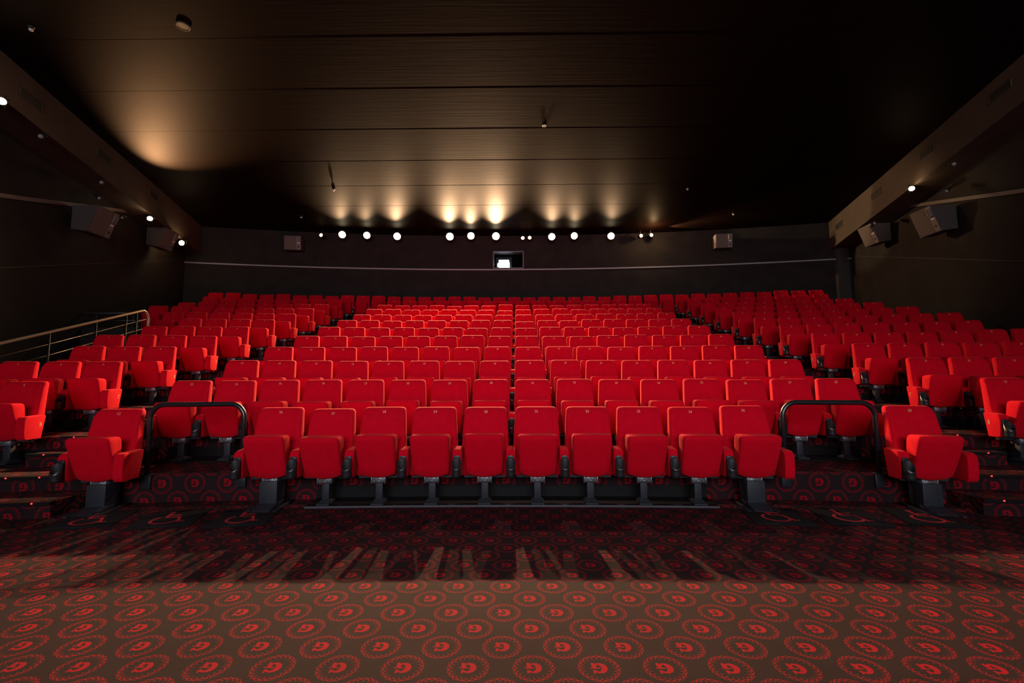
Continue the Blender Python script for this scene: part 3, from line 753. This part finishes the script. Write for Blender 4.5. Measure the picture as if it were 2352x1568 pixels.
# ------------------------------------------------------------------ lamps
def spot_fixture(p, d, label, r=.13, lens=LENS, group='stage lamps along the back wall', up=.24):
    """lamp hanging at p, shining along d"""
    t = thing('spot_lamp', label, 'spot lamp', p, group=group)
    d = Vector(d).normalized(); q = d.to_track_quat('-Y', 'Z').to_matrix().to_4x4()
    b = MB(); b.loft([[(r*f*cos(2*pi*k/20), y, r*f*sin(2*pi*k/20)) for k in range(20)] for f, y in ((.45,.30),(.72,.27),(.86,.16),(1,.02),(1,-.06),(.95,-.06),(.95,-.02))], True)
    ob('lamp_can', xf(b.me('lamp_can', LAMPBODY), q), t)
    b = MB(); b.loft([[(r*f*cos(2*pi*k/20), y, r*f*sin(2*pi*k/20)) for k in range(20)] for f, y in ((.93,-.025),(.90,-.040),(.6,-.052),(.2,-.058))], True)
    ob('lens', xf(b.me('lens', lens), q), t)
    b = MB(); rr = r + .02
    b.tube([(-rr, .05, 0), (-rr, .05, rr*.7), (0, .05, rr+.02), (rr, .05, rr*.7), (rr, .05, 0)], .010, 8)
    b.tube([(0, .05, rr+.01), (0, .05, up)], .014, 8)
    ob('yoke', b.me('yoke', LAMPBODY), t)
    return t
def light(name, ty, p, col, e, d=None, size=None, blend=.6, rad=.08):
    L = bpy.data.lights.new(name, ty); L.color = col; L.energy = e
    o = bpy.data.objects.new(name, L); COL.objects.link(o); o.location = p
    if ty == 'SPOT':
        L.spot_size = radians(size); L.spot_blend = blend; L.shadow_soft_size = rad
    elif ty == 'POINT': L.shadow_soft_size = rad
    if d is not None: o.rotation_euler = Vector(d).to_track_quat('-Z', 'Y').to_euler()
    return o
WARM = (1, .59, .31); AMBER = (1, .60, .28)
BIG = [(-6.40,6.66,.35,'farthest left'),(-5.52,6.66,.25,'second from the left'),(-4.42,6.65,.8,'third from the left'),(-2.47,6.67,1.2,'fourth from the left'),(-1.68,6.70,.7,'fifth from the left'),
       (-.74,6.69,1.9,'just left of the projection window'),(1.36,6.65,.5,'just right of the projection window'),(2.20,6.67,.22,'second right of the projection window'),(3.56,6.63,.28,'farthest right of the bright ones')]
for x, z, e, lb in BIG:
    (lx, ly), th = backpt(x, .55)
    d = (-sin(th)*.6 - x*.02, -1, -.42)
    spot_fixture((lx, ly, z), d, 'bright spot lamp under the ceiling at the back wall, ' + lb, .125 + .015*min(1.2, e), group='bright lamps along the back wall')
    light('stage_lamp_light', 'SPOT', (lx, ly - .10, z), WARM, SPOT_E*e, d, 80, .95, .035)
for x, z, lb in ((-7.15,6.62,'beside the left back loudspeaker'),(.27,6.62,'left of the pair over the projection window'),(.53,6.63,'right of the pair over the projection window'),(4.66,6.61,'left of the pair at the right end'),(5.03,6.62,'right of the pair at the right end')):
    (lx, ly), th = backpt(x, .50)
    spot_fixture((lx, ly, z), (0, -1, -.15), 'small amber lamp at the back wall, ' + lb, .065, LENSS, 'small amber lamps along the back wall')
# lamp that grazes the ceiling at the right
(lx, ly), th = backpt(5.30, .50)
light('grazing_lamp_light', 'SPOT', (lx, ly - .05, 6.72), (1, .74, .42), 500, (1, -.27, .05), 40, .25, .03)
light('right_wash_light', 'SPOT', (5.20, ly + .02, 6.60), WARM, 700, (1, -.55, -.22), 58, .6, .03)
light('small_amber_light', 'POINT', (5.02, 16.15, 6.60), AMBER, 50, rad=.04)
# lamps under the side beams
SIDE = [(-10.90, 14.45, 5.78, (.25,-.9,-.15), 'bright lamp at the far end of the left soffit beam', .085), (-10.35, 12.45, 5.86, (.55,-.8,.0), 'bright lamp under the left soffit beam above the loudspeaker', .07),
        (-8.93, 7.45, 6.13, (.7,-.6,-.1), 'bright lamp under the left soffit beam nearest the stage', .065), (9.90, 11.1, 6.0, (-.6,-.8,0), 'bright lamp under the right soffit beam', .065)]
for x, y, z, d, lb, r in SIDE: spot_fixture((x, y, z), d, lb, r, LENS, 'lamps under the soffit beams', .14)
light('left_beam_lamp_light', 'SPOT', (-10.25, 12.25, 6.02), (1, .50, .22), 2100, (2.35, -1.95, .90), 58, .85, .05)
light('left_end_lamp_light', 'POINT', (-10.72, 14.2, 5.70), AMBER, 18, rad=.05)
light('left_mid_lamp_light', 'POINT', (-10.15, 12.25, 5.80), AMBER, 4, rad=.05)
light('left_near_lamp_light', 'SPOT', (-8.75, 7.25, 6.10), AMBER, 12, (.5, -.8, .1), 120, .8, .05)
light('right_beam_lamp_light', 'POINT', (9.70, 10.95, 5.95), AMBER, 7, rad=.05)
OFF = [(10.45,13.0,5.86,'right soffit beam, close to the end loudspeaker',1),(9.62,9.7,6.03,'right soffit beam, nearest the stage',1),(-9.20,8.37,6.08,'left soffit beam, nearest the stage',-1),(-9.72,10.24,6.0,'left soffit beam, middle',-1)]
for x, y, z, lb, s in OFF: spot_fixture((x, y, z - .06), (-s*.7, -.7, -.4), 'small unlit spot lamp under the ' + lb, .045, PALE, 'unlit lamps under the soffit beams', .09)
for x, y, z, lb, s in ((10.55,11.6,5.55,'right wall above the large loudspeaker',1),(10.1,10.3,5.62,'right wall near the trim',1),(-10.2,10.6,5.72,'left wall above the large loudspeaker',-1),(-10.5,11.6,5.60,'left wall near the end of the trim',-1)):
    spot_fixture((x - s*.10, y, z), (-s*.8, -.5, -.5), 'small unlit white spot lamp on the ' + lb, .042, PALE, 'unlit lamps on the side walls', .09)
# sprinklers and detectors under the ceiling
for x, y, lb in ((-5.38,13.0,'left of centre, casting a long shadow'),(5.1,13.1,'right of centre'),(7.4,15.1,'near the right back corner'),(-7.34,15.1,'near the left back corner'),(-7.9,6.9,'in the left front part')):
    z = ceil_z(y) - .015
    k_ = .5 if lb == 'near the middle' else 1
    t = thing('ceiling_sprinkler', 'small sprinkler head under the dark ceiling ' + lb, 'sprinkler', (x, y, z), group='ceiling sprinklers')
    b = MB(); b.tube([(0,0,.03),(0,0,-.03)], .014, 10); b.loft([[(f*cos(2*pi*k/14), f*sin(2*pi*k/14), zz) for k in range(14)] for f, zz in ((.045,.02),(.045,-.004),(.02,-.012))]); ob('stem', b.me('stem', LAMPBODY), t)
    b = MB(); b.loft([[(f*cos(2*pi*k/14), f*sin(2*pi*k/14), zz) for k in range(14)] for f, zz in ((.018,-.025),(.030,-.035),(.032,-.048),(.02,-.06))]); ob('head', b.me('head', WHITE), t); t.scale = (k_, k_, k_)
t = thing('small_downlight', 'tiny downlight near the middle of the dark ceiling', 'downlight', (.66, 9.82, ceil_z(9.82) - .012))
b = MB(); b.loft([[(f*cos(2*pi*k/16), f*sin(2*pi*k/16), zz) for k in range(16)] for f, zz in ((.050,.01),(.050,-.008),(.036,-.010),(.034,.0))], False); ob('rim', b.me('rim', LAMPBODY), t)
b = MB(); b.add([(.035*cos(2*pi*k/16), .035*sin(2*pi*k/16), -.002) for k in range(16)], [tuple(range(16))]); ob('lens', b.me('lens', P('dim_downlight_lens', (.5,.4,.3), .4, emis=(1,.6,.35), estr=.25)), t)
light('small_downlight_light', 'SPOT', (.66, 9.80, ceil_z(9.82) - .05), (1, .60, .50), 850, (-.05, -.86, -1), 72, .6, .04)
t = thing('recessed_downlight', 'unlit recessed downlight in the left front part of the ceiling', 'downlight', (-5.41, 6.91, ceil_z(6.91) - .016))
b = MB(); b.loft([[(f*cos(2*pi*k/20), f*sin(2*pi*k/20), zz) for k in range(20)] for f, zz in ((.10,.01),(.10,-.004),(.085,-.006),(.080,.0))], False); ob('rim', b.me('rim', BEAM), t)
b = MB(); b.add([(.08*cos(2*pi*k/20), .08*sin(2*pi*k/20), -.003) for k in range(20)], [tuple(range(20))]); ob('lamp_hole', b.me('lamp_hole', SPKD), t)
# cinema screen at the front, lit by the film
SCW = bpy.data.lights.new('screen_glow', 'AREA'); SCW.shape = 'RECTANGLE'; SCW.size = 9.0; SCW.size_y = 4.0; SCW.energy = SCREEN_E; SCW.spread = radians(98); SCW.color = (.96, .92, 1)
o = bpy.data.objects.new('screen_glow', SCW); COL.objects.link(o); o.location = (0, -6.5, 4.4); o.rotation_euler = Vector((0, 1, 0)).to_track_quat('-Z', 'Z').to_euler()
# ------------------------------------------------------------------ camera, world, view
cam = bpy.data.cameras.new('camera'); cam.sensor_width = 36; cam.lens = 36*1045/2352; cam.clip_start = .02
co = bpy.data.objects.new('camera', cam); COL.objects.link(co); SC.camera = co
pitch, roll, yaw = .0848, -.0034, -.0089
Ry = Matrix(((cos(yaw), -sin(yaw), 0), (sin(yaw), cos(yaw), 0), (0, 0, 1))); Rp = Matrix(((1, 0, 0), (0, cos(pitch), sin(pitch)), (0, -sin(pitch), cos(pitch))))
M3 = Rp @ Ry; X, Y, Z = M3[0], M3[1], M3[2]
rt = X*cos(roll) + Z*sin(roll); up = Z*cos(roll) - X*sin(roll)
co.matrix_world = Matrix(((rt[0], up[0], -Y[0], 0), (rt[1], up[1], -Y[1], 0), (rt[2], up[2], -Y[2], 1.2794), (0, 0, 0, 1)))
wd = bpy.data.worlds.new('world'); SC.world = wd; wd.use_nodes = True
wd.node_tree.nodes['Background'].inputs[0].default_value = (.004, .004, .005, 1)
SC.view_settings.view_transform = 'Standard'; SC.view_settings.look = 'None'; SC.view_settings.exposure = 0; SC.view_settings.gamma = 1
SC.view_settings.use_curve_mapping = False
SC.cycles.use_denoising = True
